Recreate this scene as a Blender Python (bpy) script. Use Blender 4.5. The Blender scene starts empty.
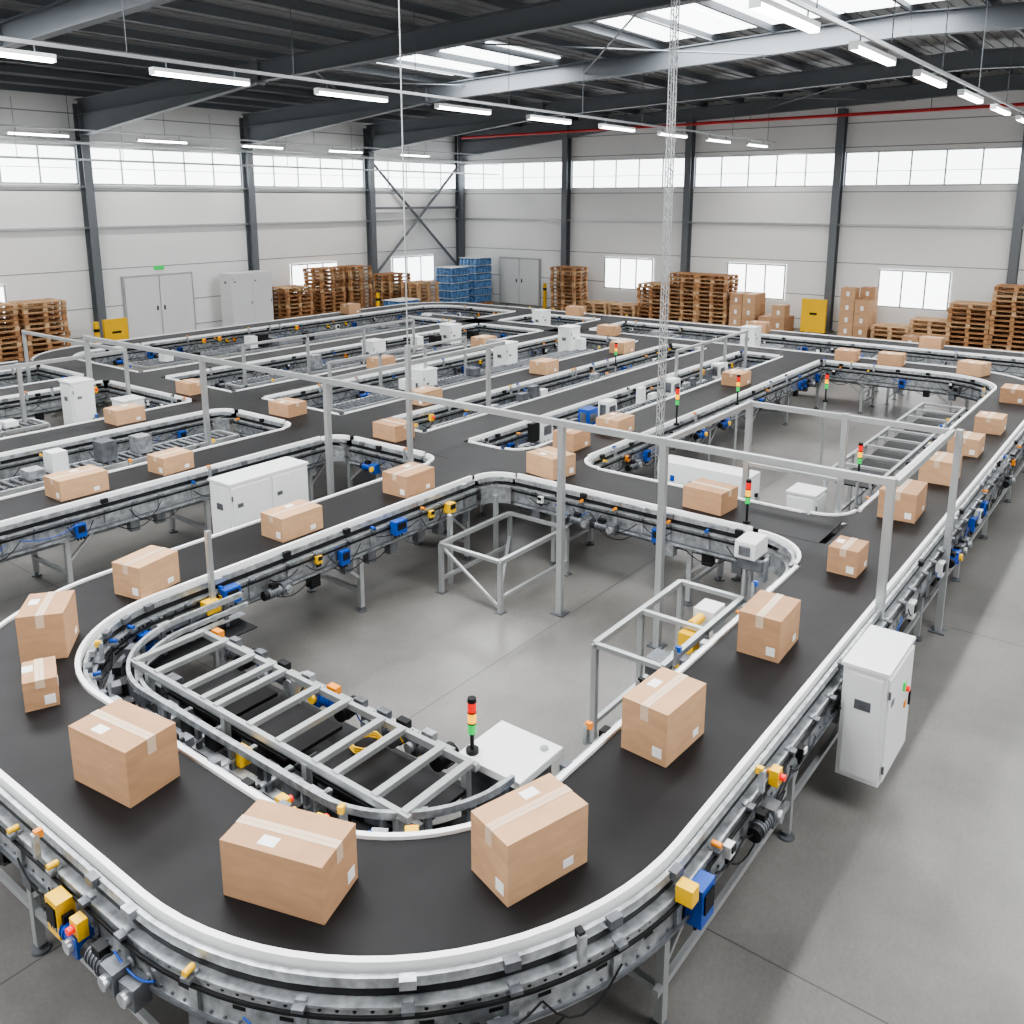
import bpy, math, random
from mathutils import Vector, Matrix, Euler
rng=random.Random(7)
scn=bpy.context.scene
col=bpy.context.collection

# ---------------------------------------------------------------- materials
def mat(name,color,rough=.5,metal=0.,noise=None,bump=0.,emit=None,var=.15,coat=0.,spec=None,nosample=False):
    m=bpy.data.materials.new(name);m.use_nodes=True
    nt=m.node_tree;b=nt.nodes['Principled BSDF']
    b.inputs['Base Color'].default_value=(*color,1);b.inputs['Roughness'].default_value=rough
    b.inputs['Metallic'].default_value=metal
    if spec is not None: b.inputs['Specular IOR Level'].default_value=spec
    if coat: b.inputs['Coat Weight'].default_value=coat
    if emit:
        b.inputs['Emission Color'].default_value=(*emit[:3],1);b.inputs['Emission Strength'].default_value=emit[3]
    if nosample: m.cycles.emission_sampling='NONE'
    if noise:
        tc=nt.nodes.new('ShaderNodeTexCoord');mp=nt.nodes.new('ShaderNodeMapping')
        sc=noise if isinstance(noise,tuple) else (noise,)*3
        mp.inputs['Scale'].default_value=sc
        n=nt.nodes.new('ShaderNodeTexNoise');n.inputs['Scale'].default_value=1;n.inputs['Detail'].default_value=3
        nt.links.new(tc.outputs['Object'],mp.inputs[0]);nt.links.new(mp.outputs[0],n.inputs[0])
        r=nt.nodes.new('ShaderNodeValToRGB')
        r.color_ramp.elements[0].position=.3;r.color_ramp.elements[1].position=.7
        r.color_ramp.elements[0].color=(*[c*(1-var) for c in color],1)
        r.color_ramp.elements[1].color=(*[min(1,c*(1+var)) for c in color],1)
        nt.links.new(n.outputs[0],r.inputs[0]);nt.links.new(r.outputs[0],b.inputs['Base Color'])
        if bump:
            bp=nt.nodes.new('ShaderNodeBump');bp.inputs['Strength'].default_value=bump;bp.inputs['Distance'].default_value=.01
            nt.links.new(n.outputs[0],bp.inputs['Height']);nt.links.new(bp.outputs[0],b.inputs['Normal'])
    return m
M={}
M['belt']=mat('belt_rubber',(.010,.0095,.0105),.5,noise=(3,3,3),var=.3,spec=.25)
M['white']=mat('white_polymer_rail',(.9,.9,.9),.35)
M['galv']=mat('galvanised_steel',(.43,.45,.465),.36,.65,noise=14,var=.35)
M['galvd']=mat('galvanised_dark',(.17,.18,.195),.45,.6,noise=9,var=.3)
M['alu']=mat('aluminium_profile',(.50,.515,.52),.35,.65)
M['black']=mat('black_plastic',(.010,.010,.011),.5,spec=.3)
M['blue']=mat('blue_enamel',(.01,.07,.36),.35)
M['yellow']=mat('yellow_enamel',(.85,.50,.02),.4)
M['orange']=mat('orange_plastic',(.80,.27,.02),.4)
M['red']=mat('red_lamp',(.7,.01,.01),.3,emit=(1,.03,.01,.5),nosample=True)
M['amber']=mat('amber_lamp',(.9,.4,.02),.3,emit=(1,.5,.02,1.2),nosample=True)
M['green']=mat('green_lamp',(.02,.5,.1),.3,emit=(.02,.8,.15,.3),nosample=True)
M['cab']=mat('cabinet_paint',(.74,.75,.745),.4)
M['card']=mat('cardboard',(.46,.27,.15),.8,noise=(5,5,18),var=.09,bump=.1)
M['card2']=mat('cardboard_light',(.53,.325,.185),.8,noise=(5,5,18),var=.09,bump=.1)
M['tape']=mat('packing_tape',(.64,.49,.36),.3)
M['label']=mat('paper_label',(.85,.85,.83),.6)
M['wood']=mat('pallet_wood',(.40,.21,.10),.8,noise=(3,3,9),var=.35)
M['wood2']=mat('pallet_wood_pale',(.56,.36,.20),.8,noise=(3,3,9),var=.3)
M['steelp']=mat('painted_steel_grey',(.155,.17,.185),.5,.1)
M['roofd']=mat('roof_deck',(.28,.285,.29),.6,.1)
M['tube']=mat('led_tube',(1,1,1),.4,emit=(1,1,.98,16),nosample=True)
M['day']=mat('daylit_glazing',(.9,.95,1),.3,emit=(.94,.97,1,4.0),nosample=True)
M['sky']=mat('skylight_panel',(.9,.95,1),.3,emit=(.95,.98,1,5.0),nosample=True)
M['redp']=mat('sprinkler_pipe_red',(.50,.03,.03),.4)
M['film']=mat('shrink_film_blue',(.14,.28,.52),.25,noise=12,var=.5)
M['seam']=mat('panel_seam',(.30,.31,.32),.6)

m=bpy.data.materials.new('polished_concrete');m.use_nodes=True;nt=m.node_tree;b=nt.nodes['Principled BSDF']
tc=nt.nodes.new('ShaderNodeTexCoord')
n1=nt.nodes.new('ShaderNodeTexNoise');n1.inputs['Scale'].default_value=.55;n1.inputs['Detail'].default_value=8;n1.inputs['Roughness'].default_value=.65
n2=nt.nodes.new('ShaderNodeTexNoise');n2.inputs['Scale'].default_value=35;n2.inputs['Detail'].default_value=4
mx=nt.nodes.new('ShaderNodeMath');mx.operation='MULTIPLY_ADD';mx.inputs[1].default_value=.25
nt.links.new(tc.outputs['Object'],n1.inputs[0]);nt.links.new(tc.outputs['Object'],n2.inputs[0])
nt.links.new(n2.outputs[0],mx.inputs[0]);nt.links.new(n1.outputs[0],mx.inputs[2])
r=nt.nodes.new('ShaderNodeValToRGB');r.color_ramp.elements[0].position=.42;r.color_ramp.elements[1].position=.85
r.color_ramp.elements[0].color=(.105,.100,.094,1);r.color_ramp.elements[1].color=(.215,.206,.195,1)
nt.links.new(mx.outputs[0],r.inputs[0])
sp=nt.nodes.new('ShaderNodeSeparateXYZ');nt.links.new(tc.outputs['Object'],sp.inputs[0])
def joint(out,per,off):
    a=nt.nodes.new('ShaderNodeMath');a.operation='ADD';a.inputs[1].default_value=off;nt.links.new(out,a.inputs[0])
    d=nt.nodes.new('ShaderNodeMath');d.operation='PINGPONG';d.inputs[1].default_value=per/2;nt.links.new(a.outputs[0],d.inputs[0])
    l=nt.nodes.new('ShaderNodeMath');l.operation='LESS_THAN';l.inputs[1].default_value=.006;nt.links.new(d.outputs[0],l.inputs[0]);return l
jx=joint(sp.outputs[0],5.5,1.2);jy=joint(sp.outputs[1],5.5,.6)
mm=nt.nodes.new('ShaderNodeMath');mm.operation='MAXIMUM';nt.links.new(jx.outputs[0],mm.inputs[0]);nt.links.new(jy.outputs[0],mm.inputs[1])
mc=nt.nodes.new('ShaderNodeMix');mc.data_type='RGBA';mc.inputs[7].default_value=(.06,.06,.06,1)
nt.links.new(mm.outputs[0],mc.inputs[0]);nt.links.new(r.outputs[0],mc.inputs[6]);nt.links.new(mc.outputs[2],b.inputs['Base Color'])
rr_=nt.nodes.new('ShaderNodeMapRange');rr_.inputs[3].default_value=.2;rr_.inputs[4].default_value=.45
nt.links.new(n1.outputs[0],rr_.inputs[0]);nt.links.new(rr_.outputs[0],b.inputs['Roughness'])
M['concrete']=m
M['wall']=mat('wall_panel',(.84,.845,.835),.5)

# ---------------------------------------------------------------- builder
class B:
    def __init__(s): s.v=[];s.f=[];s.mi=[];s.sm=[];s.mats=[]
    def m(s,k):
        if k not in s.mats: s.mats.append(k)
        return s.mats.index(k)
    def add(s,vs,fs,k,smooth=False):
        o=len(s.v);s.v.extend(tuple(x) for x in vs);i=s.m(k)
        for f in fs: s.f.append(tuple(o+j for j in f));s.mi.append(i);s.sm.append(smooth)
    def box(s,x0,x1,y0,y1,z0,z1,k):
        s.add([(x0,y0,z0),(x1,y0,z0),(x1,y1,z0),(x0,y1,z0),(x0,y0,z1),(x1,y0,z1),(x1,y1,z1),(x0,y1,z1)],
              [(0,3,2,1),(4,5,6,7),(0,1,5,4),(1,2,6,5),(2,3,7,6),(3,0,4,7)],k)
    def obox(s,c,d,k,rz=0.,mtx=None):
        R=mtx if mtx is not None else Matrix.Rotation(rz,3,'Z')
        c=Vector(c);vs=[]
        for z in(-1,1):
            for x,y in((-1,-1),(1,-1),(1,1),(-1,1)):
                vs.append(c+R@Vector((x*d[0]/2,y*d[1]/2,z*d[2]/2)))
        s.add(vs,[(0,3,2,1),(4,5,6,7),(0,1,5,4),(1,2,6,5),(2,3,7,6),(3,0,4,7)],k)
    def beam(s,p,q,w,h,k):
        p=Vector(p);q=Vector(q);d=q-p;L=d.length
        if L<1e-6:return
        d.normalize();up=Vector((0,0,1))
        if abs(d.z)>.98: up=Vector((0,1,0))
        r=d.cross(up).normalized();u=r.cross(d)
        R=Matrix((d,r,u)).transposed()
        s.obox((p+q)/2,(L,w,h),k,mtx=R)
    def cyl(s,p,q,r,k,n=10,r2=None,caps=True):
        p=Vector(p);q=Vector(q);d=(q-p).normalized();up=Vector((0,0,1))
        if abs(d.z)>.98: up=Vector((0,1,0))
        a=d.cross(up).normalized();b_=a.cross(d);r2=r if r2 is None else r2
        vs=[]
        for c,rr in((p,r),(q,r2)):
            for i in range(n):
                t=2*math.pi*i/n;vs.append(c+a*math.cos(t)*rr+b_*math.sin(t)*rr)
        s.add(vs,[(i,(i+1)%n,n+(i+1)%n,n+i) for i in range(n)],k,True)
        if caps: s.add(vs[:n],[tuple(range(n))[::-1]],k);s.add(vs[n:],[tuple(range(n))],k)
    def tube(s,pts,r,k,n=6):
        for a,b_ in zip(pts[:-1],pts[1:]): s.cyl(a,b_,r,k,n,caps=False)
    def sweep(s,P,N,o0,o1,z0,z1,k,skip=None):
        run=[]
        def flush():
            if len(run)>1:
                vs=[]
                for i in run:
                    p,n=P[i],N[i]
                    for o,z in((o0,z0),(o1,z0),(o1,z1),(o0,z1)): vs.append((p[0]+n[0]*o,p[1]+n[1]*o,z))
                fs=[]
                for j in range(len(run)-1):
                    a=4*j;b_=a+4
                    for e in range(4): fs.append((a+e,a+(e+1)%4,b_+(e+1)%4,b_+e))
                fs.append((3,2,1,0));e=4*(len(run)-1);fs.append((e,e+1,e+2,e+3))
                s.add(vs,fs,k)
            run.clear()
        om=(o0+o1)/2
        for i in range(len(P)):
            x=P[i][0]+N[i][0]*om;y=P[i][1]+N[i][1]*om
            if skip and skip(x,y): flush()
            else: run.append(i)
        flush()
    def done(s,name,loc=(0,0,0),rz=0,bevel=0,parent=None,rot=None):
        me=bpy.data.meshes.new(name);me.from_pydata(s.v,[],s.f);me.validate()
        for k in s.mats: me.materials.append(M[k])
        if len(me.polygons)==len(s.mi):
            me.polygons.foreach_set('material_index',s.mi);me.polygons.foreach_set('use_smooth',s.sm)
        me.update()
        ob=bpy.data.objects.new(name,me);col.objects.link(ob);ob.location=loc
        ob.rotation_euler=rot if rot else (0,0,rz)
        if bevel:
            bv=ob.modifiers.new('bevel','BEVEL');bv.width=bevel;bv.segments=2;bv.limit_method='ANGLE'
        return ob
def inst(src,name,loc,rz=0):
    o=bpy.data.objects.new(name,src.data);col.objects.link(o);o.location=loc;o.rotation_euler=(0,0,rz);return o

# ---------------------------------------------------------------- room shell
X0,X1,Y0,Y1=-9.,32.,-13.,27.5
def deckz(y): return 7.82+.035*(27.5-y) if y>5 else 7.82+.035*22.5-.035*(5-y)
b=B();b.box(X0-.3,X1+.3,Y0-.3,Y1+.3,-.2,0,'concrete');b.done('floor')
WZ0,WZ1=5.1,6.27
colsL=[-3.9,2.1,8.1,14.1,20.1,26.1]
colsB=[21.4,15.7,10.0,4.3,-1.4,-7.1]
b=B()
b.box(X0,X1+.3,Y1,Y1+.25,0,WZ0,'wall');b.box(X0,X1+.3,Y1,Y1+.25,WZ1,8.6,'wall')
for z in(.35,1.25,2.45,3.75,4.9,6.4,7.2): b.box(X0,X1,Y1-.006,Y1,z,z+.03,'seam')
b.done('wall_left')
b=B()
b.box(X1,X1+.25,Y0,Y1,0,WZ0,'wall');b.box(X1,X1+.25,Y0,Y1,WZ1,8.8,'wall')
for z in(.35,1.25,2.45,3.75,4.9,6.4,7.2): b.box(X1-.006,X1,Y0,Y1,z,z+.03,'seam')
b.done('wall_back')
b=B();b.box(X0,X1,Y0-.25,Y0,0,8.6,'wall');b.done('wall_right')
b=B();b.box(X0-.25,X0,Y0-.25,Y1+.25,0,9.0,'wall');b.done('wall_front')
wn=[0]
def window(axis,a0,a1,z0,z1,n,fr=.05,inset=0.):
    wn[0]+=1;b=B();t=.06
    def bx(u0,u1,za,zb,d0,d1,k):
        if axis=='L': b.box(u0,u1,Y1+inset-d1,Y1+inset-d0,za,zb,k)
        else: b.box(X1+inset-d1,X1+inset-d0,u0,u1,za,zb,k)
    bx(a0,a1,z0,z1,0.0,.02,'day')
    bx(a0,a1,z0,z0+fr,.02,t,'alu');bx(a0,a1,z1-fr,z1,.02,t,'alu')
    for i in range(n+1):
        u=a0+(a1-a0-fr)*i/n;bx(u,u+fr,z0+fr,z1-fr,.02,t,'alu')
    if n>3: bx(a0+fr,a1-fr,z0+(z1-z0)*.42,z0+(z1-z0)*.42+.02,.02,t*.8,'alu')
    b.done('window_%d'%wn[0])
cl=colsL+[32.0]
for a,c in zip(cl[:-1],cl[1:]): window('L',a+.14,c-.14,WZ0,WZ1,5,inset=.08)
cb=[27.4]+colsB
for a,c in zip(cb[:-1],cb[1:]): window('B',c+.14,a-.14,WZ0,WZ1,5,inset=.08)
for a,c in((21.9,24.3),(27.4,30.1),(7.6,11.4)): window('L',a,c,1.0,2.2,3)
for a,c in((17.2,19.5),(11.7,14.0),(6.1,8.4)): window('B',a,c,1.0,2.3,3)
b=B();b.box(15.0,17.6,Y1-.06,Y1-.008,0,2.2,'alu')
b.box(15.07,16.28,Y1-.1,Y1-.06,.02,2.13,'cab');b.box(16.32,17.53,Y1-.1,Y1-.06,.02,2.13,'cab')
for x in(16.17,16.43): b.box(x-.02,x+.02,Y1-.13,Y1-.1,1,1.15,'black')
b.box(16.2,16.55,Y1-.06,Y1-.01,2.35,2.47,'green');b.done('door_1')
b=B();b.box(X1-.06,X1-.008,22.8,25.1,0,2.1,'alu')
b.box(X1-.1,X1-.06,22.87,23.93,.02,2.03,'cab');b.box(X1-.1,X1-.06,23.97,25.03,.02,2.03,'cab')
for y in(23.8,24.1): b.box(X1-.13,X1-.1,y-.02,y+.02,1,1.15,'black')
b.done('door_2')
b=B()
for ya,yb in((Y0-.3,5),(5,Y1+.3)):
    za,zb=deckz(ya),deckz(yb)
    vs=[(X0-.3,ya,za),(X1+.3,ya,za),(X1+.3,yb,zb),(X0-.3,yb,zb)]
    b.add(vs+[(v[0],v[1],v[2]+.15) for v in vs],[(0,1,2,3),(7,6,5,4),(0,4,5,1),(2,6,7,3),(1,5,6,2),(3,7,4,0)],'roofd')
y=Y0
while y<Y1:
    z=deckz(y);b.box(X0,X1,y,y+.05,z-.03,z+.02,'roofd');y+=.3
b.done('ceiling')
sk=[(16.9,19.9,13.6,17.4),(16.7,19.9,4.2,10.6),(16.7,19.9,-6,1.5),(3.5,6.5,4.2,10.6),(3.5,6.5,13.6,20),(-5,-1.5,2,12),(3.5,6.5,-8,0)]
for i,(a,c,d,e) in enumerate(sk):
    b=B();segs=3
    for j in range(segs):
        y0=d+(e-d)*j/segs;y1=d+(e-d)*(j+1)/segs-.06
        z0,z1=deckz(y0)-.05,deckz(y1)-.05
        vs=[(a,y0,z0),(c,y0,z0),(c,y1,z1),(a,y1,z1)]
        b.add(vs+[(v[0],v[1],v[2]+.03) for v in vs],[(3,2,1,0),(4,5,6,7),(0,1,5,4),(1,2,6,5),(2,3,7,6),(3,0,4,7)],'sky')
    b.done('window_skylight_%d'%(i+1))
    l=bpy.data.lights.new('skylight_daylight','AREA');l.shape='RECTANGLE';l.size=c-a;l.size_y=e-d
    l.energy=31*(c-a)*(e-d);l.color=(.97,.985,1)
    o=bpy.data.objects.new('skylight_daylight',l);col.objects.link(o);o.location=((a+c)/2,(d+e)/2,min(deckz(d),deckz(e))-.12)
def ibeam(b,p,q,h,w,k,t=.025):
    b.beam(p,q,t,h,k)
    for s in(-1,1):
        b.beam((p[0],p[1],p[2]+s*h/2),(q[0],q[1],q[2]+s*h/2),w,t,k)
b=B()
for x in(-3.9,2.1,8.1,14.1,20.1,26.1,31.75):
    yt=Y1-.1
    for (ya,yb) in((yt,5),(5,Y0+.1)):
        ibeam(b,(x,ya,deckz(ya)-.43),(x,yb,deckz(yb)-.43),.44,.22,'steelp')
    hb=6.55;y1=18.5;zt1=deckz(y1)-.66;zt0=deckz(yt)-.66
    vs=[(x-.015,yt,hb),(x-.015,y1,zt1),(x-.015,yt,zt0),(x+.015,yt,hb),(x+.015,y1,zt1),(x+.015,yt,zt0)]
    b.add(vs,[(0,1,2),(5,4,3),(0,3,4,1),(1,4,5,2),(2,5,3,0)],'steelp')
    b.beam((x,yt,hb),(x,y1,zt1),.22,.03,'steelp')
    b.beam((x,18.5,7.4),(x,18.5,8.0),.22,.03,'steelp')
b.done('roof_beam_frame')
b=B();y=Y0+.6
while y<Y1-.3:
    z=deckz(y)-.11
    ibeam(b,(X0,y,z),(X1,y,z),.17,.07,'steelp',.012);y+=1.45
for x0 in(14.1,26.1):
    for y0 in(8,17):
        z=7.85
        b.cyl((x0,y0,z),(x0+6,y0+5,z),.02,'steelp',6);b.cyl((x0+6,y0,z),(x0,y0+5,z),.02,'steelp',6)
b.done('roof_purlins')
def column(name,x,y,ax):
    b=B();w=.26
    if ax=='L':
        b.box(-w/2,w/2,-.03,0,0,7.5,'steelp');b.box(-w/2,w/2,-.33,-.30,0,7.5,'steelp');b.box(-.015,.015,-.30,-.03,0,7.5,'steelp')
        b.box(-.2,.2,-.4,0,0,.03,'steelp')
    else:
        b.box(-.03,0,-w/2,w/2,0,7.7,'steelp');b.box(-.33,-.30,-w/2,w/2,0,7.7,'steelp');b.box(-.3,-.03,-.015,.015,0,7.7,'steelp')
        b.box(-.4,0,-.2,.2,0,.03,'steelp')
    b.done(name,(x,y,0))
for x in colsL: column('steel_column',x,Y1-.01,'L')
column('steel_column',31.8,Y1-.01,'L')
for y in colsB: column('steel_column',X1-.01,y,'B')
b=B()
b.cyl((26.3,Y1-.2,1.6),(31.6,Y1-.2,6.1),.06,'steelp');b.cyl((26.3,Y1-.2,6.1),(31.6,Y1-.2,1.6),.06,'steelp')
b.beam((26.3,Y1-.2,4.3),(31.6,Y1-.2,4.3),.1,.1,'steelp');b.done('wall_cross_bracing')
b=B()
for z in(3.75,5.0,6.35): b.box(X0,X1,Y1-.12,Y1-.04,z,z+.07,'alu')
for z in(3.75,): b.box(X1-.12,X1-.04,Y0,Y1,z,z+.07,'alu')
b.done('trim_1')
b=B();b.cyl((31.0,Y0,7.5),(31.0,26.5,7.35),.055,'redp');
y=Y0+2
while y<26: b.cyl((31.0,y,7.4),(31.0,y,7.9),.012,'steelp',6);y+=3
b.done('sprinkler_pipe')
b=B()
for dz in(0,.45):
    for dy in(0,.25): b.beam((X0+.1,25.0+dy,5.75+dz),(X1-.2,25.0+dy,5.75+dz),.03,.05,'alu')
    x=X0+.1
    while x<X1-.3: b.beam((x,25.0,5.75+dz),(x,25.25,5.75+dz),.02,.02,'alu');x+=.6
x=2.1
while x<X1: b.cyl((x,25.1,5.75),(x,25.1,7.3),.012,'alu',6);x+=3
b.done('cable_tray')
proto=None
for ry,rz,xs in((12.3,6.47,[-1.15+3.12*i for i in range(11)]),(3.4,6.47,[-.1+3.08*i for i in range(11)]),(25.9,6.42,[4.5+3.8*i for i in range(8)]),(-5,6.42,[0+4.1*i for i in range(7)])):
    b=B();b.beam((X0+.1,ry,rz+.2),(X1-.3,ry,rz+.2),.04,.05,'alu')
    x=X0+1
    while x<X1: b.cyl((x,ry,rz+.2),(x,ry,deckz(ry)-.03),.008,'steelp',6);x+=3
    b.done('lighting_trunking')
    for x in xs:
        if x>X1-1.2: continue
        if proto is None:
            b=B();b.box(-.83,.83,-.06,.06,.025,.08,'cab');b.box(-.83,.83,-.045,.045,-.025,.025,'tube')
            b.box(-.85,-.83,-.06,.06,-.025,.08,'cab');b.box(.83,.85,-.06,.06,-.025,.08,'cab')
            b.cyl((-.6,0,.08),(-.6,0,.17),.01,'steelp',6);b.cyl((.6,0,.08),(.6,0,.17),.01,'steelp',6)
            proto=b.done('linear_light_fixture',(x,ry,rz))
        else: inst(proto,'linear_light_fixture',(x,ry,rz))
        l=bpy.data.lights.new('tube_light','AREA');l.shape='RECTANGLE';l.size=1.65;l.size_y=.09;l.energy=50;l.color=(1,.975,.935)
        o=bpy.data.objects.new('tube_light',l);col.objects.link(o);o.location=(x,ry,rz-.04)

# ---------------------------------------------------------------- conveyors
def path(wp,r=1.5,step=.12):
    pts=[Vector(wp[0])]
    for i in range(1,len(wp)-1):
        p=Vector(wp[i]);a=(Vector(wp[i-1])-p).normalized();c=(Vector(wp[i+1])-p).normalized()
        s=p+a*r;e=p+c*r;ctr=p+a*r+c*r
        pts.append(s)
        n=20
        a0=s-ctr
        for j in range(1,n):
            t=j/n*math.pi/2
            pts.append(ctr+a0*math.cos(t)+(e-ctr)*math.sin(t))
        pts.append(e)
    pts.append(Vector(wp[-1]))
    out=[]
    for a,c in zip(pts[:-1],pts[1:]):
        L=(c-a).length;k=max(1,int(math.ceil(L/step)))
        for j in range(k): out.append(a+(c-a)*j/k)
    out.append(pts[-1])
    N=[]
    for i in range(len(out)):
        d=(out[min(i+1,len(out)-1)]-out[max(i-1,0)]).normalized();N.append((-d.y,d.x))
    return out,N
ZB=1.10
CON={}
def addc(name,wp,r=1.5): CON[name]=dict(wp=wp,r=r)
addc('M',[(8.6,7.3),(2.03,7.3),(2.03,2.03),(20.0,2.03),(20.0,19.0)],1.62)
addc('N',[(23.0,-3),(23.0,21.0),(9.0,21.0),(9.0,2.5)])
addc('B2',[(9.4,6.6),(19.6,6.6)])
addc('B3',[(9.4,8.5),(19.6,8.5)])
addc('C1',[(-2,10.4),(8.6,10.4)])
addc('C2',[(9.4,10.4),(19.6,10.4)])
addc('D1',[(0,13.3),(8.6,13.3)])
addc('D2',[(9.4,13.4),(22.6,13.4)])
addc('E1',[(2,17.2),(8.6,17.2)])
addc('E2',[(9.4,16.6),(22.6,16.6)])
addc('G1',[(1.5,24.0),(6.0,24.0),(6.0,20.0),(8.6,20.0)] ,1.4)
for k,c in CON.items():
    R=[];wp=c['wp']
    for i,(a,d) in enumerate(zip(wp[:-1],wp[1:])):
        ea=.25 if i==0 else -.2;eb=.25 if i==len(wp)-2 else -.2
        if a[0]==d[0]:
            s=1 if d[1]>a[1] else -1;y=sorted((a[1]-s*ea,d[1]+s*eb));R.append((a[0]-.46,a[0]+.46,y[0],y[1]))
        else:
            s=1 if d[0]>a[0] else -1;x=sorted((a[0]-s*ea,d[0]+s*eb));R.append((x[0],x[1],a[1]-.46,a[1]+.46))
    c['rect']=R
FIL=[(8.55,2.48,-1,1,.65),(8.55,6.85,-1,-1,.38),(9.45,2.48,1,1,.4),(9.45,6.15,1,-1,.4),(8.55,7.75,-1,1,.3),(9.45,7.05,1,1,.3),(8.55,9.95,-1,-1,.3),(8.55,10.85,-1,1,.3),(8.55,12.85,-1,-1,.3)]
def mkskip(k):
    R=[r for kk,c in CON.items() if kk!=k for r in c['rect']]
    for (cx,cy,sx,sy,rr) in FIL:
        xs=sorted((cx-sx*.12,cx+sx*rr));ys=sorted((cy-sy*.12,cy+sy*rr));R.append((xs[0],xs[1],ys[0],ys[1]))
    def f(x,y):
        for a,c,d,e in R:
            if a<x<c and d<y<e: return True
        return False
    return f
def gearmotor(b,x,y,z,nx,ny,s):
    tx,ty=ny,-nx;rz=math.atan2(ty,tx)
    kb='blue' if s in(1,4) else 'galvd'
    b.obox((x,y,z),(.12,.1,.13),kb,rz)
    b.cyl((x+tx*.05,y+ty*.05,z),(x+tx*.22,y+ty*.22,z),.048,kb,12)
    for q in range(5): b.cyl((x+tx*(.09+.03*q),y+ty*(.09+.03*q),z),(x+tx*(.1+.03*q),y+ty*(.1+.03*q),z),.055,kb,12)
    b.cyl((x+tx*.22,y+ty*.22,z),(x+tx*.27,y+ty*.27,z),.05,'black',12)
    b.obox((x+tx*.14,y+ty*.14,z+.07),(.08,.06,.05),'black',rz)
    b.cyl((x-nx*.08,y-ny*.08,z),(x+nx*.08,y+ny*.08,z),.04,'yellow' if s==1 else 'galv',10)
def jbox(b,x,y,z,nx,ny,k,d=(.14,.08,.2)):
    rz=math.atan2(-nx,ny)
    b.obox((x,y,z),d,k,rz);b.obox((x+nx*(d[1]/2+.006),y+ny*(d[1]/2+.006),z+.02),(d[0]*.7,.01,d[2]*.5),'black' if k!='black' else 'cab',rz)
    for q in(-.3,0,.3):
        ox,oy=-ny*q*d[0],nx*q*d[0]
        b.cyl((x+ox,y+oy,z-d[2]/2),(x+ox,y+oy,z-d[2]/2-.04),.012,'black',8)
def estop(b,x,y,z,nx,ny):
    rz=math.atan2(-nx,ny);b.obox((x,y,z),(.08,.06,.11),'yellow',rz);b.cyl((x+nx*.03,y+ny*.03,z+.01),(x+nx*.065,y+ny*.065,z+.01),.022,'red',12)
def cable(b,x,y,z,nx,ny,k,L=.4,drop=.12):
    tx,ty=-ny,nx;pts=[]
    for i in range(7):
        t=i/6;pts.append((x+tx*L*(t-.5)+nx*.02,y+ty*L*(t-.5)+ny*.02,z-drop*4*t*(1-t)))
    b.tube(pts,.006,k,5)
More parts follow.
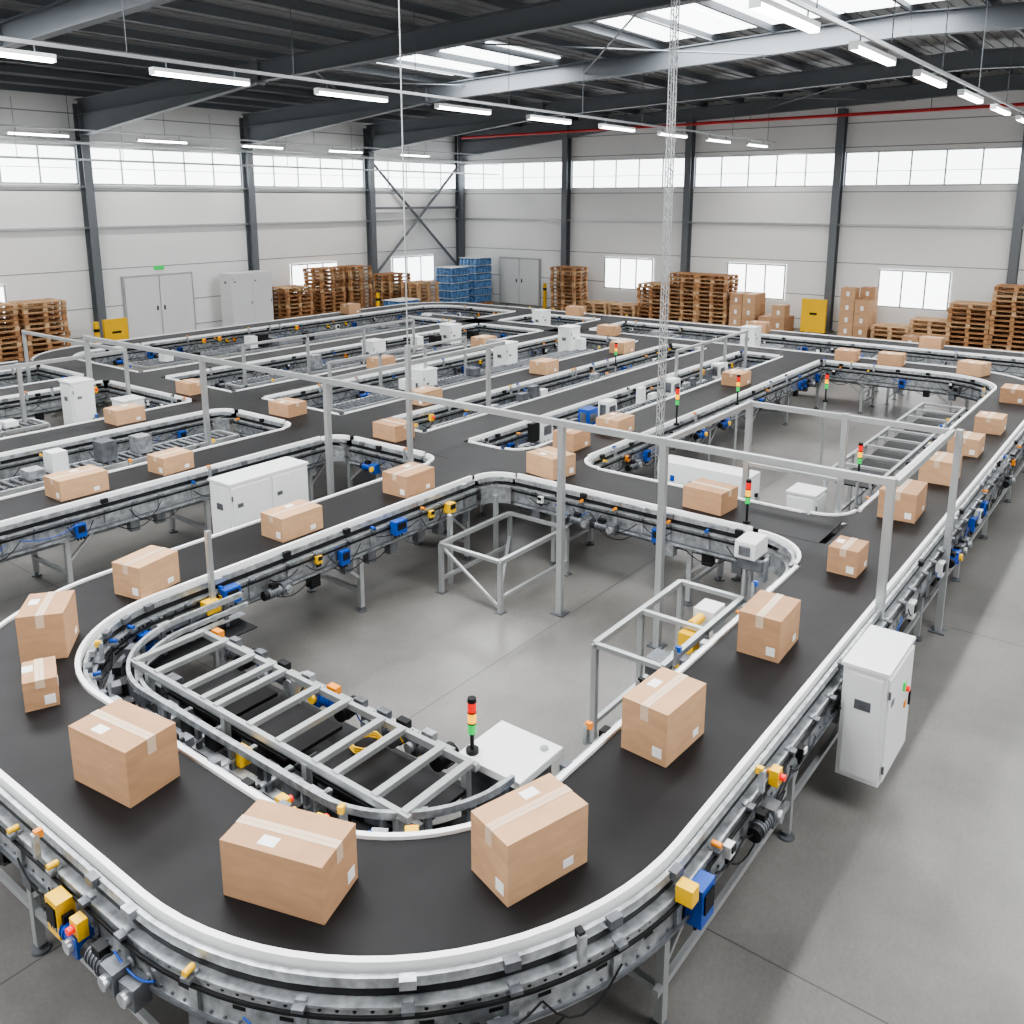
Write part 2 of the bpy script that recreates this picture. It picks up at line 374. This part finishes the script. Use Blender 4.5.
def conveyor(key,accs=1.,legstep=1.9,seed=1):
    c=CON[key];P,N=path(c['wp'],c['r']);sk=mkskip(key);rr=random.Random(seed);b=B()
    b.sweep(P,N,-.40,.40,ZB-.014,ZB,'belt')
    b.sweep(P,N,-.38,.38,ZB-.16,ZB-.15,'belt')
    for s in(-1,1):
        f=lambda o0,o1,z0,z1,k: b.sweep(P,N,s*o0,s*o1,z0,z1,k,sk)
        f(.405,.442,ZB-.05,ZB+.02,'white')
        f(.46,.488,ZB-.08,ZB-.025,'galv')
        f(.44,.478,ZB-.13,ZB-.08,'black')  # black strip stands in for the shadow gap below the silver rail
        f(.455,.54,ZB-.15,ZB-.135,'galv')
        f(.50,.512,ZB-.37,ZB-.15,'galv')
        f(.455,.53,ZB-.385,ZB-.37,'galv')
        f(.545,.56,ZB-.19,ZB-.17,'black')
        f(.552,.566,ZB-.335,ZB-.315,'galvd')
        f(.40,.44,ZB-.45,ZB-.42,'galvd')
    acc=0;nl=.5;nr=.2;nb=.1;na=.5;nbr=.3;ns=.2
    for i in range(1,len(P)):
        acc+=(P[i]-P[i-1]).length;x,y=P[i];nx,ny=N[i];tx,ty=ny,-nx;rz=math.atan2(ty,tx)
        dist=math.hypot(x,y);near=dist<8.5
        if acc>nr:
            nr+=.45;b.cyl((x-nx*.45,y-ny*.45,ZB-.2),(x+nx*.45,y+ny*.45,ZB-.2),.03,'galv',8,caps=False)
        if acc>nbr:
            nbr+=.4 if dist<14 else .6
            for s in(-1,1):
                px,py=x+nx*s*.52,y+ny*s*.52
                if sk(px,py):continue
                b.obox((px,py,ZB-.24),(.05,.03,.24),'galv',rz)
                b.obox((px+nx*s*.03,py+ny*s*.03,ZB-.14),(.06,.06,.02),'galvd',rz)
                if rr.random()<.5: b.obox((px-nx*s*.02,py-ny*s*.02,ZB-.04),(.08,.05,.05),rr.choice(['galvd','black','galv']),rz)
                if rr.random()<.3: b.cyl((px,py,ZB-.1),(px+nx*s*.06,py+ny*s*.06,ZB-.1),.018,rr.choice(['orange','yellow','blue','black']),8)
                if rr.random()<.5: b.obox((px-nx*s*.05,py-ny*s*.05,ZB-.46),(.12,.1,.14),rr.choice(['galvd','black','galv','galvd']),rz)
                if rr.random()<.3: cable(b,px+nx*s*.02,py+ny*s*.02,ZB-.38,nx*s,ny*s,'black',.5,.1)
        if near and acc>nb:
            nb+=.12
            for s in(-1,1):
                for zz in(ZB-.18,ZB-.345):
                    px,py=x+nx*s*.512,y+ny*s*.512
                    if sk(px,py):continue
                    b.cyl((px,py,zz),(px+nx*s*.008,py+ny*s*.008,zz),.010,'galvd' if zz<ZB-.2 else 'black',6)
        if near and acc>ns:
            ns+=.24
            for s in(-1,1):
                px,py=x+nx*s*.513,y+ny*s*.513
                if not sk(px,py): b.obox((px,py,ZB-.265),(.07,.004,.02),'black',rz)
        if acc>nl:
            nl+=legstep
            lg=[]
            for s in(-1,1):
                px,py=x+nx*s*.44,y+ny*s*.44
                b.obox((px,py,.40),(.055,.055,.7),'alu',rz);b.cyl((px,py,.0),(px,py,.05),.022,'galvd',8)
                b.cyl((px,py,.0),(px,py,.018),.06,'galvd',10)
                b.obox((px,py,.72),(.16,.06,.09),'galv',rz)
                lg.append((px,py))
            b.beam((*lg[0],.25),(*lg[1],.25),.045,.045,'alu');b.beam((*lg[0],.66),(*lg[1],.66),.05,.06,'alu')
            for s in(-1,1):
                px,py=x+nx*s*.44,y+ny*s*.44
                b.beam((px,py,.40),(px+tx*.36,py+ty*.36,.72),.03,.03,'alu')
        if acc>na:
            na+=rr.uniform(.35,.8)/accs
            s=rr.choice((-1,1));px,py=x+nx*s*.575,y+ny*s*.575
            if sk(px,py): continue
            t=rr.random()
            if t<.16: gearmotor(b,x+nx*s*.6,y+ny*s*.6,ZB-.34,nx*s,ny*s,rr.randint(0,5))
            elif t<.34: jbox(b,px,py,ZB-.29,nx*s,ny*s,rr.choice(['blue','cab','black','blue','galvd']),(.12,.07,.16))
            elif t<.5: jbox(b,px,py,ZB-.2,nx*s,ny*s,rr.choice(['yellow','cab','black','orange']),(.07,.05,.08))
            elif t<.56: estop(b,px,py,ZB-.12,nx*s,ny*s)
            elif t<.8:
                b.obox((px,py,ZB-.02),(.04,.03,.15),'galv',rz);b.obox((px-nx*s*.02,py-ny*s*.02,ZB+.05),(.035,.045,.045),rr.choice(['black','yellow','blue','orange']),rz)
            cable(b,px,py,ZB-.2,nx*s,ny*s,rr.choice(['black','black','black','blue']),rr.uniform(.3,.7),rr.uniform(.05,.2))
    return b
for i,k in enumerate(CON):
    b=conveyor(k,accs=1.9,seed=11+i)
    if k=='N':
        for (cx,cy,sx,sy,r_) in FIL:
            ox,oy=cx+sx*r_,cy+sy*r_;nseg=10;arc=[]
            for j in range(nseg+1):
                t=j/nseg*math.pi/2
                arc.append((-sx*math.sin(t),-sy*math.cos(t)))
            P2=[Vector((ox,oy))for _ in arc];N2=arc
            b.sweep(P2,N2,r_-.03,r_+.007,ZB-.05,ZB+.02,'white');b.sweep(P2,N2,r_-.08,r_-.05,ZB-.08,ZB-.025,'galv')
            b.sweep(P2,N2,r_-.11,r_-.1,ZB-.37,ZB-.15,'galv');b.sweep(P2,N2,r_-.13,r_-.05,ZB-.15,ZB-.135,'galv')
            vs=[(cx-sx*.07,cy-sy*.07,ZB-.002),(ox,cy-sy*.07,ZB-.002)]+[(ox+a[0]*r_,oy+a[1]*r_,ZB-.002) for a in arc]+[(cx-sx*.07,oy,ZB-.002)]
            b.add(vs,[tuple(range(len(vs)))],'belt')
    if k=='M':
        b.beam((3.4,1.59,.3),(19,1.59,.3),.035,.045,'alu')
        b.beam((1.59,3.6,.3),(1.59,5.8,.3),.035,.045,'alu')
        jbox(b,3.62,1.45,.84,0,-1,'blue',(.16,.1,.24));b.obox((3.45,1.45,1.0),(.08,.1,.1),'yellow')
        jbox(b,1.43,4.2,.82,-1,0,'yellow',(.13,.1,.22));estop(b,1.42,3.98,.86,-1,0)
        gearmotor(b,1.41,3.6,.8,-1,0,0);gearmotor(b,4.6,1.43,.8,0,-1,0)
        jbox(b,4.3,6.70,.92,0,-1,'blue',(.18,.1,.16));b.box(4.0,4.14,6.62,6.74,.84,.95,'yellow')
        jbox(b,6.6,6.70,.92,0,-1,'blue',(.18,.1,.16));jbox(b,7.5,6.70,.9,0,-1,'yellow',(.12,.1,.12))
    b.done('belt_conveyor')

b=B()
P,N=path([(4.3,6.52),(2.79,6.52),(2.79,2.80),(3.68,2.80)],.88,.1)
b.sweep(P,N,-.015,.015,.95,1.0,'galv');b.sweep(P,N,.07,.10,.88,.92,'galv');b.sweep(P,N,-.03,.05,.78,.79,'galv')
b.sweep(P,N,-.22,.22,.70,.71,'black');b.sweep(P,N,-.16,-.12,.84,.88,'galvd')  # added black sheet makes the space under the curved rails look shaded
rr=random.Random(5)
for i in range(2,len(P)-1,4):
    b.beam((P[i][0],P[i][1],.72),(P[i][0],P[i][1],.95),.035,.035,'galvd')
    if rr.random()<.6: b.obox((P[i][0]-N[i][0]*.1,P[i][1]-N[i][1]*.1,.9),(.07,.1,.07),rr.choice(['black','galv','galvd','galvd','black']),math.atan2(N[i][1],N[i][0]))
    if rr.random()<.5: b.beam((P[i][0]-N[i][0]*.2,P[i][1]-N[i][1]*.2,.86),(P[i][0]+N[i][0]*.2,P[i][1]+N[i][1]*.2,.86),.04,.02,'galv')
xa,xb=2.98,3.62
for x in(xa,xb,xa+.1): b.beam((x,3.05,.98 if x in(xa,xb) else .86),(x,6.15,.98 if x in(xa,xb) else .86),.04,.05,'alu')
b.beam((xb+.16,3.4,.86),(xb+.16,6.15,.86),.04,.05,'alu')
ry=[6.1,5.8,5.42,5.18,5.02,4.62,4.3,3.92,3.72,3.36,3.1]
for y in ry: b.beam((xa,y,1.0),(xb,y,1.0),.055,.04,'alu')
for (y0,y1) in((5.05,5.75),(4.3,5.0),(3.1,4.2)): b.box(xa+.06,xb-.06,y0,y1,.80,.83,'belt')
b.box(xa-.1,xb+.3,3.4,6.2,.52,.53,'black')
for y in(3.15,4.0,4.9,5.9):
    for x in(xa,xb): b.box(x-.025,x+.025,y-.025,y+.025,0,.97,'alu');b.cyl((x,y,0),(x,y,.015),.05,'galvd')
    b.beam((xa,y,.45),(xb,y,.45),.04,.04,'alu')
for j,y in enumerate((3.5,3.75,3.95,4.2,4.5,4.8,5.1,5.4,5.75,6.0)):
    if j%2: gearmotor(b,xb+.14,y,.8,1,0,[0,2,1,3,0][j//2])
    else: b.cyl((xb+.08,y,.78),(xb+.26,y,.78),.07,['black','galvd','black','galv','black'][j//2],14);b.cyl((xb+.26,y,.78),(xb+.28,y,.78),.05,'yellow' if j==4 else 'galv',14)
    b.obox((xa-.12,y+.05,.86),(.1,.12,.1),['black','galv','galvd','black','yellow','black'][j%6])
    b.obox((xa+.2,y,.7),(.2,.14,.16),['galvd','black','galv'][j%3])
    b.obox((xb+.13,y+.1,.93),(.06,.1,.06),['galv','black','galvd','galvd','orange'][j%5])
    cable(b,xb+.1,y,.92,1,0,['black','yellow','black','blue'][j%4],.4,.2)
    cable(b,xa+.1,y,.85,1,0,'black',.5,.15)
    # yellow hose coil
    if j==2:
        for q in range(3):
            pts=[(xb-.15+.11*math.cos(t*.63),y+.11*math.sin(t*.63),.86+.02*q) for t in range(11)];b.tube(pts,.009,'yellow',5)
b.done('transfer_table')

def stack_light(b,x,y,z,h=.1,r=.03,pole=.12):
    b.cyl((x,y,z),(x,y,z+.03),r*1.5,'black',14);b.cyl((x,y,z+.03),(x,y,z+.03+pole),r*.5,'black',10)
    zz=z+.03+pole
    for k in('green','amber','red'):
        b.cyl((x,y,zz),(x,y,zz+h*.62),r,k,14);b.cyl((x,y,zz+h*.62),(x,y,zz+h*.7),r*1.08,'black',14);zz+=h*.7
    b.cyl((x,y,zz),(x,y,zz+.02),r,'black',14)
b=B();b.box(3.70,4.2,2.76,3.3,.88,.94,'cab')
b.box(3.75,4.15,2.82,3.25,.55,.88,'galvd');b.cyl((4.1,2.85,.94),(4.1,2.85,.955),.03,'galv')
for x in(3.77,4.12):
    for y in(2.85,3.22): b.box(x-.025,x+.025,y-.025,y+.025,0,.55,'alu')
b.done('equipment_pedestal',bevel=.006)
b=B();stack_light(b,3.77,3.22,.942,.115,.03,.12);b.done('signal_tower')
b=B();stack_light(b,0,0,.0,.13,.03,.3);t=b.done('signal_tower',(12.1,5.95,1.14))
for p in((13.4,5.5,1.3),(8.6,3.3,1.14),(10.9,2.78,1.14),(16,9.4,1.14),(14.5,4.4,1.3)):
    b=B();b.cyl((0,0,-p[2]),(0,0,0),.02,'alu');stack_light(b,0,0,0,.12,.028,.2);b.done('signal_tower',p)

def cabinet(x0,x1,y0,y1,z1,doors=2,z0=.06):
    b=B();
    if z0<.1: b.box(x0+.03,x1-.03,y0+.03,y1-.03,0,z0,'galvd')
    b.box(x0,x1,y0,y1,z0,z1,'cab')
    b.box(x0-.015,x1+.015,y0-.015,y1+.015,z1,z1+.03,'cab')
    w=(x1-x0)/doors
    for i in range(doors):
        a=x0+i*w;b.box(a+.02,a+w-.02,y0-.02,y0,z0+.04,z1-.03,'cab')
        b.box(a+w-.08,a+w-.06,y0-.035,y0-.02,(z0+z1)/2-.06,(z0+z1)/2+.06,'black')
        b.box(a+.08,a+.16,y0-.024,y0-.02,z1-.28,z1-.23,'galvd')
    for hz in(z0+.15,z1-.15): b.cyl((x0+.015,y0-.02,hz-.03),(x0+.015,y0-.02,hz+.03),.01,'galvd')
    b.box(x0-.012,x0,y0+.03,y1-.03,z0+.04,z1-.04,'cab')
    b.box(x0-.016,x0-.012,(y0+y1)/2-.06,(y0+y1)/2+.06,z1-.32,z1-.24,'galvd')
    return b
b=cabinet(6.03,6.75,1.12,1.44,1.2,doors=1,z0=.28)
b.box(6.45,6.5,1.085,1.1,.9,.97,'green');b.cyl((6.55,1.1,.88),(6.55,1.07,.88),.022,'red',12);b.box(6.53,6.58,1.09,1.1,.72,.77,'orange')
b.box(6.1,6.16,1.44,1.5,.85,.95,'galvd');b.box(6.6,6.66,1.44,1.5,.85,.95,'galvd')
b.done('control_cabinet',bevel=.008)
for a in((5.5,6.65,8.35,8.75,1.36,2),(7.0,7.4,15.0,15.4,1.5,1),(7.7,8.1,14.6,15.0,1.1,1)):
    b=cabinet(*a[:5],doors=a[5]);b.done('control_cabinet',bevel=.008)
b=cabinet(18.3,20.0,26.2,26.9,2.1,doors=2);b.done('electrical_cabinet',bevel=.01)
for (x,y,z) in((15.5,12.0,1.4),(18.0,11.9,1.5),(12.5,11.8,1.25),(21.0,14.9,1.4),(17,15.0,1.4),(14.3,15.1,1.3),(10.9,3.3,.8),(21.4,8.5,1.4)):
    b=cabinet(x,x+.42,y,y+.38,z,doors=1);b.done('control_cabinet',bevel=.008)
b=B();b.box(10.0,10.35,3.85,5.15,.65,1.2,'cab');b.box(9.985,10.0,4.2,4.4,.9,1.05,'galvd');b.box(9.98,10.0,4.6,4.68,.9,1.0,'galvd')
b.box(9.99,10.0,4.9,4.96,.95,1.03,'blue');b.box(9.98,10.0,4.05,4.1,.9,1.0,'red')
for y in(3.9,5.1):
    b.box(10.05,10.12,y-.03,y+.03,0,.65,'alu');b.box(10.25,10.32,y-.03,y+.03,0,.65,'alu')
b.done('operator_console',bevel=.01)
b=B();b.box(7.62,7.95,2.8,3.02,1.14,1.32,'cab');b.box(7.6,7.62,2.85,2.97,1.18,1.28,'galvd');b.box(7.7,7.8,2.72,2.8,.9,1.14,'galv');b.box(7.65,7.9,2.74,3.0,1.02,1.14,'galvd')
for x in (7.68,7.85): b.box(x-.02,x+.02,2.9,2.94,0,1.02,'alu')
b.done('drive_unit',bevel=.01)
for (x,y) in((11.7,7.45),(12.4,7.5),(10.6,7.6),(14.8,7.5),(16.9,7.5)):
    b=B();b.box(x,x+.3,y-.1,y+.1,.8,1.25,'cab' if x!=11.7 else 'blue');b.box(x-.01,x,y-.06,y+.06,1.0,1.2,'galvd');b.box(x+.05,x+.25,y-.11,y-.1,1.02,1.17,'galvd')
    b.box(x+.1,x+.18,y-.04,y+.04,0,.8,'alu');b.box(x+.02,x+.26,y-.1,y+.1,0,.02,'galvd');b.done('control_box',bevel=.008)

# ---------------------------------------------------------------- portal guard frames
b=B();XP=7.45;ZP=2.25
def post(x,y,z0,z1,w=.08,k='alu'):
    b.box(x-w/2,x+w/2,y-w/2,y+w/2,z0,z1,k)
    if z0==0: b.box(x-.08,x+.08,y-.08,y+.08,0,.015,'galvd')
def rail(p,q,w=.05,h=.06): b.beam(p,q,w,h,'alu')
rail((XP,1.52,ZP),(XP,15.25,ZP),.055,.07)
for (y,z0) in((1.56,.98),(3.75,0),(5.0,0),(8.85,0),(11.7,0),(15.2,0)): post(XP,y,z0,ZP+.04,.07)
post(8.05,7.89,0,2.75,.06);b.cyl((8.05,7.89,2.75),(8.05,7.89,8.2),.01,'alu',6)
rail((XP,3.75,ZP),(9.62,3.75,ZP));rail((9.62,3.75,ZP),(9.62,1.5,ZP));rail((9.62,1.52,ZP),(XP,1.52,ZP));
post(9.62,3.75,0,ZP+.04,.065);post(9.62,1.45,0,ZP+.04,.065);post(9.62,2.62,0,ZP+.04,.065)
rail((9.62,3.75,1.5),(9.62,2.62,1.5),.04,.04)
rail((XP,8.85,ZP),(11.5,8.95,ZP));post(11.5,9.3,0,ZP,.065);rail((11.5,8.95,ZP),(11.5,9.3,ZP))
b.done('portal_frame')
b=B()
rail((4.5,15.3,1.9),(8.2,15.3,1.9));rail((8.2,15.3,1.9),(8.2,19.3,1.9))
for x,y in((4.5,15.3),(6.3,15.3),(8.2,15.3),(8.2,19.3)): post(x,y,0,1.94,.06)
b.done('portal_frame')
b=B()
for (x0,x1,y) in((10.2,14.0,11.95),(15.2,18.6,7.55),(10.5,15.5,14.9)):
    rail((x0,y,1.75),(x1,y,1.75),.05,.05)
    n=3
    for i in range(n+1): post(x0+(x1-x0)*i/n,y,0,1.77,.05)
b.done('portal_frame')
b=B();post(4.12,6.72,0,1.62,.045);b.done('portal_post')
def lowframe(x0,x1,y0,y1,z,n,w=.05):
    for yy in(y0,y1): b.beam((x0,yy,z),(x1,yy,z),w,w,'alu');b.beam((x0,yy,.18),(x1,yy,.18),.04,.04,'alu')
    for i in range(n+1):
        x=x0+(x1-x0)*i/n
        b.beam((x,y0,z),(x,y1,z),w,w*.8,'alu')
        for yy in(y0,y1): b.box(x-w/2,x+w/2,yy-w/2,yy+w/2,0,z,'alu');b.box(x-.05,x+.05,yy-.05,yy+.05,0,.012,'galvd')
b=B();lowframe(5.6,7.2,2.74,3.38,.92,2);b.box(6.3,6.5,2.8,2.95,.7,.88,'yellow');b.cyl((6.45,2.9,.9),(6.65,2.9,.9),.045,'yellow')
b.box(5.7,5.9,2.8,2.95,.75,.9,'galvd');b.box(6.7,6.95,2.8,3.0,.7,.95,'cab');b.done('guard_frame')
b=B();lowframe(11.6,17.0,2.7,3.4,.95,9,.045);b.box(11.7,16.9,2.8,3.3,.80,.82,'black');b.done('roller_table')
b=B();lowframe(7.05,8.4,5.55,6.45,.62,1);b.beam((7.05,5.55,.3),(8.4,6.45,.3),.04,.04,'alu')
for x in(7.3,8.2): b.box(x-.025,x+.025,6.5,6.55,0,.9,'alu')
b.beam((7.05,5.55,.05),(7.05,6.45,.6),.03,.03,'alu');b.done('support_stand')
def machine(x0,x1,y0,y1,seed):
    global b
    rr=random.Random(seed);b=B();lowframe(x0,x1,y0,y1,.9,max(2,int((x1-x0)/.7)))
    x=x0+.1
    while x<x1-.1: b.cyl((x,y0+.05,.92),(x,y1-.05,.92),.025,'galvd',8);x+=.12
    x=x0+.2
    while x<x1-.3:
        t=rr.random()
        if t<.3: jbox(b,x,y0-.08,.75,0,-1,rr.choice(['blue','yellow','cab','black']))
        elif t<.55: gearmotor(b,x,y0-.1,.7,0,-1,rr.randint(0,5))
        elif t<.9: b.box(x,x+.22,y0+.1,min(y0+.35,y1-.02),.95,1.0+rr.random()*.3,rr.choice(['cab','galvd','cab','black','galv']))
        x+=rr.uniform(.25,.45)
    b.done('roller_conveyor')
for a in((10.2,18.6,11.6,12.1,1),(10.4,18.8,14.9,15.4,2),(10.4,21.5,18.4,19.2,3),(3.5,8.0,11.7,12.2,4),(3.6,6.5,14.9,15.5,5),(10.2,18.5,7.45,7.65,6),(10.3,18.5,9.3,9.55,7),
    (20.9,22.2,5.0,5.6,8),(20.9,22.2,8.0,8.5,9),(20.9,22.2,11,11.6,10)): machine(*a)

b=B();mx_,my_=11.55,5.95;w=.04
for dx,dy in((-w,-w),(w,-w),(w,w),(-w,w)): b.cyl((mx_+dx,my_+dy,0),(mx_+dx,my_+dy,8.4),.009,'alu',6)
z=.1;f=1
while z<8.3:
    b.cyl((mx_-w*f,my_-w,z),(mx_+w*f,my_-w,z+.1),.007,'alu',5,caps=False);b.cyl((mx_-w,my_-w*f,z),(mx_-w,my_+w*f,z+.1),.007,'alu',5,caps=False)
    b.cyl((mx_-w,my_+w*f,z),(mx_+w,my_+w*f,z),.006,'alu',5,caps=False);z+=.1;f=-f
b.box(mx_-.1,mx_+.1,my_-.1,my_+.1,0,.02,'galvd');b.done('lattice_mast')

# ---------------------------------------------------------------- boxes
bn=[0]
def cbox(x,y,L,W,Hh,deg=0,z=ZB):
    bn[0]+=1;rr=random.Random(bn[0]*3);k=rr.choice(['card','card2'])
    b=B();t=.0025;tw=.03
    # slightly bulged carton: subdivided top with a soft crown
    b.box(-L/2,L/2,-W/2,W/2,0,Hh-.004,k)
    for s in(-1,1):
        b.box(-L/2,L/2,*sorted((s*.0015,s*W/2)),Hh-.004,Hh,k)
    b.box(-L/2-t,L/2+t,-tw,tw,Hh,Hh+t,'tape')
    for s in(-1,1): b.box(*sorted((s*L/2,s*(L/2+t))),-tw,tw,Hh*.72,Hh+t,'tape')
    b.box(-L/2,L/2,-.001,.001,Hh+t,Hh+t+.0006,'wood')
    lx=rr.uniform(-.1,.12)*L
    if rr.random()<.7: b.box(lx,lx+.1,W*.18,W*.18+.07,Hh,Hh+t,'label')
    b.box(L*.18,L*.18+.07,-W/2-t,-W/2,Hh*.12,Hh*.12+.05,'label')
    if rr.random()<.5: b.box(-L/2-t,-L/2,-W*.4,-W*.4+.07,Hh*.12,Hh*.12+.07,'label')
    b.done('cardboard_box',(x,y,z+.001),math.radians(deg),bevel=.004)
BX=[(2.08,4.62,.54,.36,.37,97),(2.12,3.08,.6,.34,.33,108),(3.0,2.17,.54,.33,.36,-16),(4.47,2.14,.5,.34,.37,-3),(6.15,2.08,.48,.34,.35,2),
(8.1,2.05,.36,.28,.26,0),(10.1,2.05,.58,.4,.33,2),(11.75,2.0,.5,.4,.3,0),(13.35,2.0,.46,.4,.25,0),(14.9,1.95,.46,.38,.25,0),(17.5,2.0,.5,.4,.26,0),
(19.85,3.1,.5,.42,.26,75),(19.95,4.75,.5,.4,.26,90),(19.95,5.7,.45,.4,.24,90),(5.45,7.17,.55,.36,.26,0),(3.7,7.1,.46,.34,.31,12),(7.25,7.15,.52,.4,.27,2),
(2.6,6.68,.44,.34,.38,52),(2.2,5.98,.34,.22,.22,66),(4.7,10.35,.6,.4,.25,0),(5.95,10.3,.46,.36,.23,3),(8.95,9.1,.5,.4,.24,88),(8.95,11.6,.5,.4,.22,92),
(8.95,14.4,.45,.38,.22,90),(7.0,13.3,.5,.38,.24,0),(10.15,6.65,.45,.36,.26,0),(8.9,6.15,.5,.42,.28,80),(11.3,6.6,.5,.4,.24,0),(8.95,3.9,.5,.4,.26,86),
(15.9,6.6,.5,.4,.25,0),(14.6,10.3,.5,.4,.26,0),(17.8,10.3,.5,.4,.26,0),(11.0,10.35,.5,.38,.24,0),(12.9,13.4,.5,.38,.24,0),
(16.4,13.4,.5,.4,.26,0),(22.95,9,.5,.4,.28,90),(22.95,15,.5,.4,.28,90),(19,21,.5,.4,.3,0),(20,12,.5,.4,.26,90),(22.95,4.6,.5,.4,.26,90),(5.5,17.2,.5,.4,.26,0)]
for t in BX: cbox(*t)

# ---------------------------------------------------------------- pallets
PM={}
def pallet_stack(n,x,y,rz=0,pale=False):
    if (n,pale) not in PM:
        b=B();rr=random.Random(n+40*pale);L,Wd=1.2,1.0
        for i in range(n):
            z=i*.15;ox,oy=rr.uniform(-.02,.02),rr.uniform(-.02,.02)
            k='wood2' if (rr.random()<.3 or pale) else 'wood'
            for j in range(3):
                yy=-Wd/2+.05+j*(Wd-.1)/2
                b.box(ox-L/2,ox+L/2,oy+yy-.05,oy+yy+.05,z,z+.02,k)
                for q in range(3):
                    xx=-L/2+.06+q*(L-.12)/2;b.box(ox+xx-.06,ox+xx+.06,oy+yy-.05,oy+yy+.05,z+.02,z+.10,k)
            for q in range(3):
                xx=-L/2+.06+q*(L-.12)/2;b.box(ox+xx-.05,ox+xx+.05,oy-Wd/2,oy+Wd/2,z+.10,z+.118,k)
            for q in range(6):
                yy=-Wd/2+.05+q*(Wd-.1)/5;b.box(ox-L/2,ox+L/2,oy+yy-.045,oy+yy+.045,z+.118,z+.138,k)
        PM[(n,pale)]=b.done('pallet_stack',(x,y,0),rz)
    else: inst(PM[(n,pale)],'pallet_stack',(x,y,0),rz)
for (n,x,y) in((12,9.0,26.2),(12,10.35,26.25),(12,11.7,26.2),(10,21.0,26.4),(14,22.55,26.3),(14,23.9,26.2),(11,26.3,26.4),(9,26.6,25.1)):
    pallet_stack(n,x,y,0.02*(n%3-1),n==9)
for (n,y) in((13,20.3),(4,18.8),(4,17.5),(10,16.2),(13,14.9),(13,13.7),(4,7.4),(6,6.2),(10,5.1),(14,3.9),(14,2.7),(13,1.5)):
    pallet_stack(n,30.5,y,math.pi/2,n in(6,4))
def boxed_pallet(x,y,rows,seed):
    rr=random.Random(seed);b=B();
    for j in range(3): b.box(-.5,.5,-.5+j*.45,-.4+j*.45,0,.1,'wood')
    for j in range(6): b.box(-.5,.5,-.5+j*.18,-.41+j*.18,.1,.14,'wood')
    z=.14
    for r_ in range(rows):
        h=rr.uniform(.35,.45)
        for i in range(2):
            for j in range(2):
                if r_==rows-1 and rr.random()<.3: continue
                b.box(-.49+i*.495,-.01+i*.495,-.48+j*.49,-.01+j*.49,z,z+h,rr.choice(['card','card2']))
                b.box(-.49+i*.495,-.01+i*.495,-.27+j*.49,-.22+j*.49,z+h,z+h+.003,'tape')
                b.box(-.493+i*.495,-.49+i*.495,-.3+j*.49,-.2+j*.49,z+.1,z+.25,'label')
        z+=h+.004
    b.done('boxed_goods_pallet',(x,y,0),bevel=.006)
boxed_pallet(30.5,12.5,3,1);boxed_pallet(30.5,11.4,2,2);boxed_pallet(30.6,8.6,4,3);boxed_pallet(29.2,6.2,1,4)
def bottle_pallet(x,y,rows):
    b=B()
    for j in range(3): b.box(-.6,.6,-.5+j*.45,-.4+j*.45,0,.1,'wood')
    b.box(-.6,.6,-.5,.5,.1,.14,'wood')
    for r_ in range(rows):
        z=.15+r_*.33
        for i in range(6):
            for j in range(5):
                if 0<i<5 and 0<j<4 and r_<rows-1: continue
                cx,cy=-.5+i*.2,-.4+j*.2
                b.cyl((cx,cy,z),(cx,cy,z+.22),.09,'film',8);b.cyl((cx,cy,z+.22),(cx,cy,z+.3),.085,'film',8,r2=.03)
        b.box(-.6,.6,-.5,.5,z+.3,z+.315,'label')
    b.done('bottled_water_pallet',(x,y,0))
bottle_pallet(29.1,25.5,5);bottle_pallet(30.7,25.5,6);bottle_pallet(24.9,24.5,2)
def ystand(x,y,w,h,ax):
    b=B()
    if ax=='L': b.box(-w/2,w/2,-.06,.06,.15,h,'yellow');b.box(-w*.2,w*.2,-.066,-.06,h*.6,h*.66,'black');b.box(-w/2,-w/2+.06,-.2,.2,0,.15,'black');b.box(w/2-.06,w/2,-.2,.2,0,.15,'black')
    else: b.box(-.06,.06,-w/2,w/2,.15,h,'yellow');b.box(-.066,-.06,-w*.15,w*.15,h*.58,h*.64,'black');b.box(-.2,.2,-w/2,-w/2+.06,0,.15,'black');b.box(-.2,.2,w/2-.06,w/2,0,.15,'black')
    b.done('safety_board',(x,y,0),bevel=.01)
ystand(13.7,25.7,.75,1.1,'L');ystand(30.3,10.0,.85,1.3,'B');
for (x,y) in((12.95,25.4),(24.0,24.9),(31.3,22.1),(31.6,25.9)):
    b=B();b.cyl((0,0,0),(0,0,1.1),.08,'yellow',14);b.cyl((0,0,.8),(0,0,.9),.082,'black',14);b.cyl((0,0,0),(0,0,.03),.14,'yellow',14);b.done('safety_bollard',(x,y,0))

# ---------------------------------------------------------------- world + camera
w=bpy.data.worlds.new('world');scn.world=w;w.use_nodes=True
w.node_tree.nodes['Background'].inputs[0].default_value=(.8,.88,1,1);w.node_tree.nodes['Background'].inputs[1].default_value=1.0
try: scn.view_settings.look='AgX - Medium High Contrast'
except Exception: pass
cd=bpy.data.cameras.new('camera');cam=bpy.data.objects.new('camera',cd);col.objects.link(cam);scn.camera=cam
p=math.atan(192/889);th=math.radians(37.36)
cd.sensor_width=36;cd.lens=889/1024*36;cd.shift_y=-120/1024
cam.location=(-.38,-.29,4.637);cam.rotation_euler=(math.pi/2-p,0,th-math.pi/2)
cd.clip_end=200
